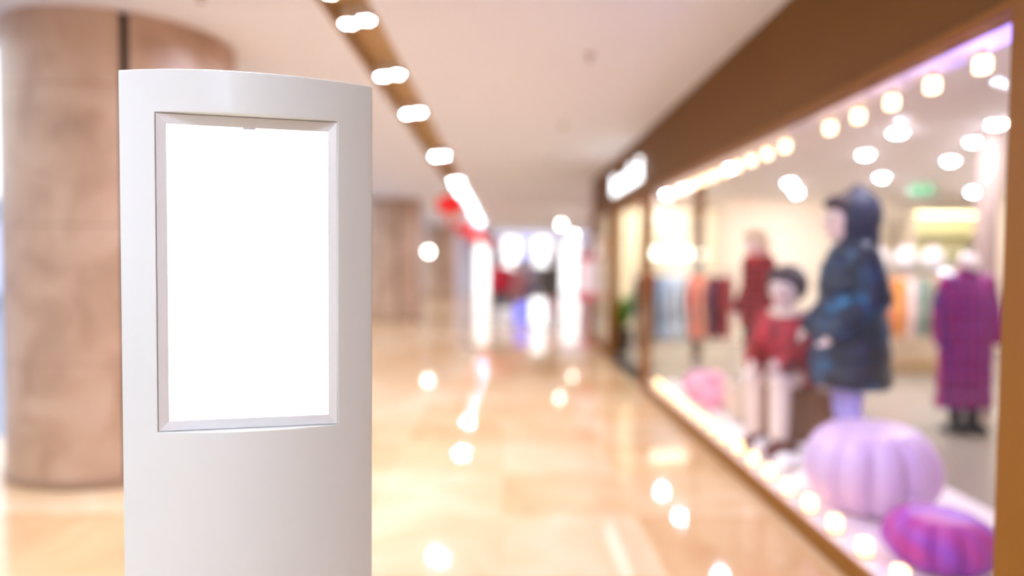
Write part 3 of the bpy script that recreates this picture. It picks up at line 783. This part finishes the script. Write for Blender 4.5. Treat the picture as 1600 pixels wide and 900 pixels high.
# violet display spot at the near end of the window bay
def violet_spot():
    t = thing('violet_spotlight', 'small violet display spotlight fixed to the inside of the near jamb', 'light', (1.90, SY0, 1.95))
    MB().box(-.04, .04, 0, .02, -.06, .06, .005).build('wall_plate', M_DARK, t)
    MB().tube([((0, .02, 0), .015), ((0, .06, 0), .015)], 10).build('arm', M_DARK, t)
    MB().tube([((0, .05, 0), .045), ((.03, .15, .0), .06), ((.031, .153, 0), .055)], 20).build('can', M_DARK, t)
    MB().ball((.031, .153, 0), (.05, .04, .05), 16, 10).build('lens', emis('lens_violet', (120, 110, 255), 420), t, smooth=True)
violet_spot()

# ------------------------------------------------------------------ corridor: lanterns, poster stand, plant, people
M_RED = mat('lantern_red', (214, 22, 24), .5, var=.08, emit=(230, 20, 16), es=.25)
def lantern(x, y, z, R, label):
    t = thing('paper_lantern', label, 'lantern', (x, y, z), 0, 'red lanterns under the corridor ceiling')
    b = MB(); nu = 48; Rr = []
    for j in range(15):
        a = -1.35+2.7*j/14
        Rr.append([((R*math.cos(a))*(1-.05*abs(math.sin(6*2*PI*i/nu)))*math.cos(2*PI*i/nu), (R*math.cos(a))*(1-.05*abs(math.sin(6*2*PI*i/nu)))*math.sin(2*PI*i/nu), R*.68*math.sin(a)) for i in range(nu)])
    b.rings(Rr).build('shade', M_RED, t, smooth=True)
    gold = mat('lantern_gold', (212, 160, 60), .35, metal=.7)
    for q in (1, -1): MB().lathe([(R*.3, q*R*.64), (R*.3, q*R*.72), (R*.1, q*R*.74)], 20).build('cap', gold, t)
    MB().tube([((0, 0, R*.7), .005), ((0, 0, CEIL+(.125 if x < SX1 else 0)-z), .005)], 6).build('cord', M_DARK, t)
    MB().lathe([(.012, -R*.74), (.03, -R*.9), (.028, -R*1.5), (.02, -R*1.55)], 12).build('tassel', M_RED, t)
lantern(-.98, 12.2, 2.52, .26, 'largest red paper lantern, nearest, hanging left of the spotlight row')
lantern(-1.13, 19.2, 2.46, .27, 'red paper lantern hanging second along the corridor')
lantern(-.98, 23.5, 2.4, .27, 'red paper lantern hanging third along the corridor')
lantern(-.75, 28.5, 2.35, .26, 'small far red paper lantern, last of the row')

t = thing('poster_stand', 'white and red poster stand on a pole by the far shop window', 'sign stand', (1.5, 12.6, 0), -.25)
MB().lathe([(.17, 0), (.17, .012), (.05, .025), (.02, .04)], 32).build('base', mat('stand_red', (196, 60, 66), .4), t)
MB().tube([((0, 0, .02), .02), ((0, 0, .85), .02)], 12).build('pole', MATS['stand_red'], t)
MB().box(-.18, .18, -.018, .018, .82, 1.68, .008).build('board', mat('poster_white', (244, 226, 228), .5), t)
MB().box(-.17, .17, -.022, -.018, 1.56, 1.67).build('top_band', mat('poster_red', (206, 60, 78), .5), t)
MB().box(-.17, .17, -.022, -.018, .83, .96).build('bottom_band', MATS['poster_red'], t)
# plant at the entrance
def plant(x, y, label):
    t = thing('potted_plant', label, 'plant', (x, y, 0))
    MB().lathe([(.13, 0), (.15, .02), (.19, .38), (.2, .4), (.175, .4), (.17, .36)], 32).build('pot', mat('pot_dark', (70, 60, 50), .5), t, smooth=True)
    MB().lathe([(.0, .34), (.17, .345), (.17, .36), (.0, .365)], 24).build('soil', mat('soil', (60, 44, 32), .95), t)
    rd = random.Random(4); b = MB(); st = MB()
    for k in range(46):
        a = rd.uniform(0, 2*PI); tl = rd.uniform(.15, .8); ln = rd.uniform(.5, .95)
        d = Vector((math.cos(a)*math.sin(tl), math.sin(a)*math.sin(tl), math.cos(tl))); sd = d.cross(Vector((0, 0, 1))).normalized()
        base = Vector((0, 0, .36)); prev = None
        for q in range(6):
            u = q/5; p_ = base+d*ln*u+Vector((0, 0, -.22*u*u*ln*math.sin(tl))); w = .035*math.sin(PI*min(1, .12+u*.88))+.003
            pr = [b.bm.verts.new(p_+sd*w), b.bm.verts.new(p_+Vector((0, 0, .008))), b.bm.verts.new(p_-sd*w)]
            if prev:
                b.bm.faces.new((prev[0], prev[1], pr[1], pr[0])); b.bm.faces.new((prev[1], prev[2], pr[2], pr[1]))
            prev = pr
    b.build('leaves', mat('leaf_green', (96, 140, 44), .5, var=.25), t, smooth=True)
plant(1.99, 11.55, 'leafy green potted plant in the window past the shop entrance')

pv = .016
def person(x, y, rz, H, top, bot, hairm, label, hem=.48, J=None, long=.6, extra=()):
    figure('person', label, 'person', (x, y, 0), rz, H, J or {}, M_PSKIN,
           [hair(hairm, long), jacket('jacket', top, hem, 1.12, .042, .0, voxel=.014), trousers(bot, voxel=.014), boots(BLACK, .12)]+list(extra), group='people walking in the corridor', voxel=.009)
WALK = dict(knL=(.055, -.09, .285), anL=(.055, -.06, .05), knR=(-.055, .02, .28), anR=(-.055, .11, .06), elL=(.135, .06, .64), wrL=(.14, .05, .5), elR=(-.135, -.03, .64), wrR=(-.135, -.12, .52))
person(-.1, 17.0, PI+.2, 1.66, mat('red_coat', (178, 10, 40), .7), mat('charcoal_trousers', (70, 70, 78), .8), HAIRB, 'person in a bright red jacket and dark trousers walking away', J=WALK)
person(.30, 17.8, PI, 1.55, mat('dusty_pink_coat', (186, 120, 116), .8), mat('tan_trousers', (150, 120, 104), .8), HAIRB, 'person in a dusty pink coat beside the red jacket', .42, WALK)
person(.70, 18.6, PI-.2, 1.68, mat('pale_jacket', (160, 150, 160), .8), mat('blue_jeans', (86, 92, 140), .8), mat('black_hair', (26, 24, 30), .5), 'person with black hair in a pale grey jacket, between pink and olive coats', .48, WALK)
person(1.12, 17.0, PI+.1, 1.68, mat('olive_coat', (82, 76, 66), .8), mat('rose_trousers', (176, 120, 128), .8), mat('grey_cap_hair', (92, 110, 130), .5), 'person in a dark olive coat walking on the right', .40, WALK, long=.2)
# illuminated floor displays between the walkers
def floor_display(x, y, w, d, h, rgb, s, label):
    t = thing('lit_display_box', label, 'display box', (x, y, 0))
    MB().box(-w/2-.015, w/2+.015, -d/2-.015, d/2+.015, 0, .05, .004).build('base', M_CHROME, t)
    MB().box(-w/2, w/2, -d/2, d/2, .05, h, .01).build('light_panel', emis('panel_%d_%d_%d' % rgb, rgb, s), t)
    MB().box(-w/2-.01, w/2+.01, -d/2-.01, d/2+.01, h, h+.03, .004).build('cap', M_WHITE, t)
floor_display(.80, 16.3, .34, .3, .66, (255, 255, 255), 1.5, 'white lit display box on the corridor floor')
floor_display(.42, 16.6, .3, .28, .52, (120, 120, 255), 1.0, 'blue lit display box on the corridor floor')
def bag(x, y, s, m, label):
    t = thing('shopping_bag', label, 'bag', (x, y, 0), .2, 'shopping bags by the walkers')
    MB().rings([[(a*s*.5, c_*s*.22, z) for a, c_ in ((-1, -1), (1, -1), (1, 1), (-1, 1))] for z in (0, s*1.2)]).build('body', m, t)
    for q in (-1, 1): MB().tube([((-.2*s, q*.2*s, 1.2*s-.01), .005), ((-.15*s, q*.18*s, 1.5*s), .005), ((.15*s, q*.18*s, 1.5*s), .005), ((.2*s, q*.2*s, 1.2*s-.01), .005)], 6).build('handle', m, t)
bag(-.02, 16.4, .34, mat('bag_white', (246, 248, 248), .5), 'white shopping bag standing by the person in red')
bag(.26, 17.0, .30, MATS['bag_white'], 'white shopping bag standing by the person in dusty pink')

# far lit shop windows on the end wall
def lit_window(x0, x1, z0, z1, rgb, s, label, wall='end'):
    if wall == 'end':
        t = thing('lit_shop_window', label, 'shop window', ((x0+x1)/2, 35, z0), 0, 'lit shop windows at the corridor end'); w = (x1-x0)/2
    else:
        t = thing('lit_shop_window', label, 'shop window', (-16, (x0+x1)/2, z0), PI/2, 'lit shop windows across the atrium'); w = (x1-x0)/2
    h = z1-z0
    f = MB(); f.box(-w-.06, -w, -.08, 0, 0, h).box(w, w+.06, -.08, 0, 0, h).box(-w-.06, w+.06, -.08, 0, h, h+.06)
    f.build('frame', M_CHROME, t)
    MB().box(-w, w, -.05, 0, 0, h).build('lit_panel', emis('win_%d_%d_%d_%d' % (*rgb, int(s*10)), rgb, s), t)
lit_window(-1.48, -.85, 0, 2.75, (255, 255, 252), 1.7, 'tall white lit window at the corridor end, leftmost beside the lanterns')
lit_window(-.1, .72, 1.2, 2.75, (255, 255, 255), 1.7, 'white lit window at the corridor end behind the red jacket')
lit_window(.86, 1.36, 1.7, 2.8, (176, 178, 255), 1.4, 'pale blue lit panel at the corridor end between white windows')
lit_window(1.5, 2.3, .6, 2.78, (255, 255, 255), 1.7, 'white lit window at the corridor end behind the olive coat')
lit_window(2.9, 3.75, .1, 2.6, (255, 255, 255), 1.7, 'white lit window at the corridor end, rightmost')
lit_window(-7.0, -5.9, 0, 2.4, (190, 235, 230), 1.6, 'pale teal lit window at the corridor end, far left')
lit_window(-4.4, -3.2, 0, 2.5, (214, 236, 224), 1.0, 'pale green lit window at the corridor end by the far column')
lit_window(-.6, 4.4, 2.88, 3.02, (226, 226, 255), 1.1, 'long pale lavender glow added for the bright wall above the windows at the corridor end')  # no fixture here: glowing strip added to brighten the top of the end wall
facs = [(12, 14, 2.2, 3.2, (250, 252, 255), 2.5, 'white lit window across the atrium, high on the facade'), (16, 19.5, 2.1, 2.5, (235, 60, 80), 1.2, 'red lit window band across the atrium'),
        (15, 20, .9, 1.9, (150, 180, 240), 1.0, 'blue lit window across the atrium'), (20.3, 24, .4, 2.6, (190, 205, 245), 1.0, 'pale blue lit window farther across the atrium')]
for a in facs: lit_window(a[0], a[1], a[2], a[3], a[4], a[5], a[6], 'atrium')
# globe lamps
def globe(x, y, z, R, label, s=18.0, ceil=CEIL):
    t = thing('globe_pendant', label, 'light', (x, y, z), 0, 'white globe pendants')
    MB().ball((0, 0, 0), (R, R, R), 24, 16).build('globe', emis('globe_white_%d' % int(s), (255, 250, 236), s), t, smooth=True)
    MB().lathe([(R*.3, R*.93), (R*.34, R*1.0), (R*.3, R*1.15), (.01, R*1.2)], 16).build('cap', M_CHROME, t)
    MB().tube([((0, 0, R*1.1), .006), ((0, 0, ceil-z), .006)], 6).build('cord', M_DARK, t)
globe(1.72, 21.0, 2.68, .075, 'white globe pendant lamp left of the far shop fascia, nearest and highest')
globe(2.42, 24.0, 2.50, .06, 'white globe pendant lamp beyond the far shop fascia, lower one')
globe(-2.1, 18.8, 1.78, .085, 'white globe pendant lamp low beside the middle stone column')
globe(-3.8, 20.0, 1.98, .11, 'white globe pendant lamp hanging just right of the kiosk')
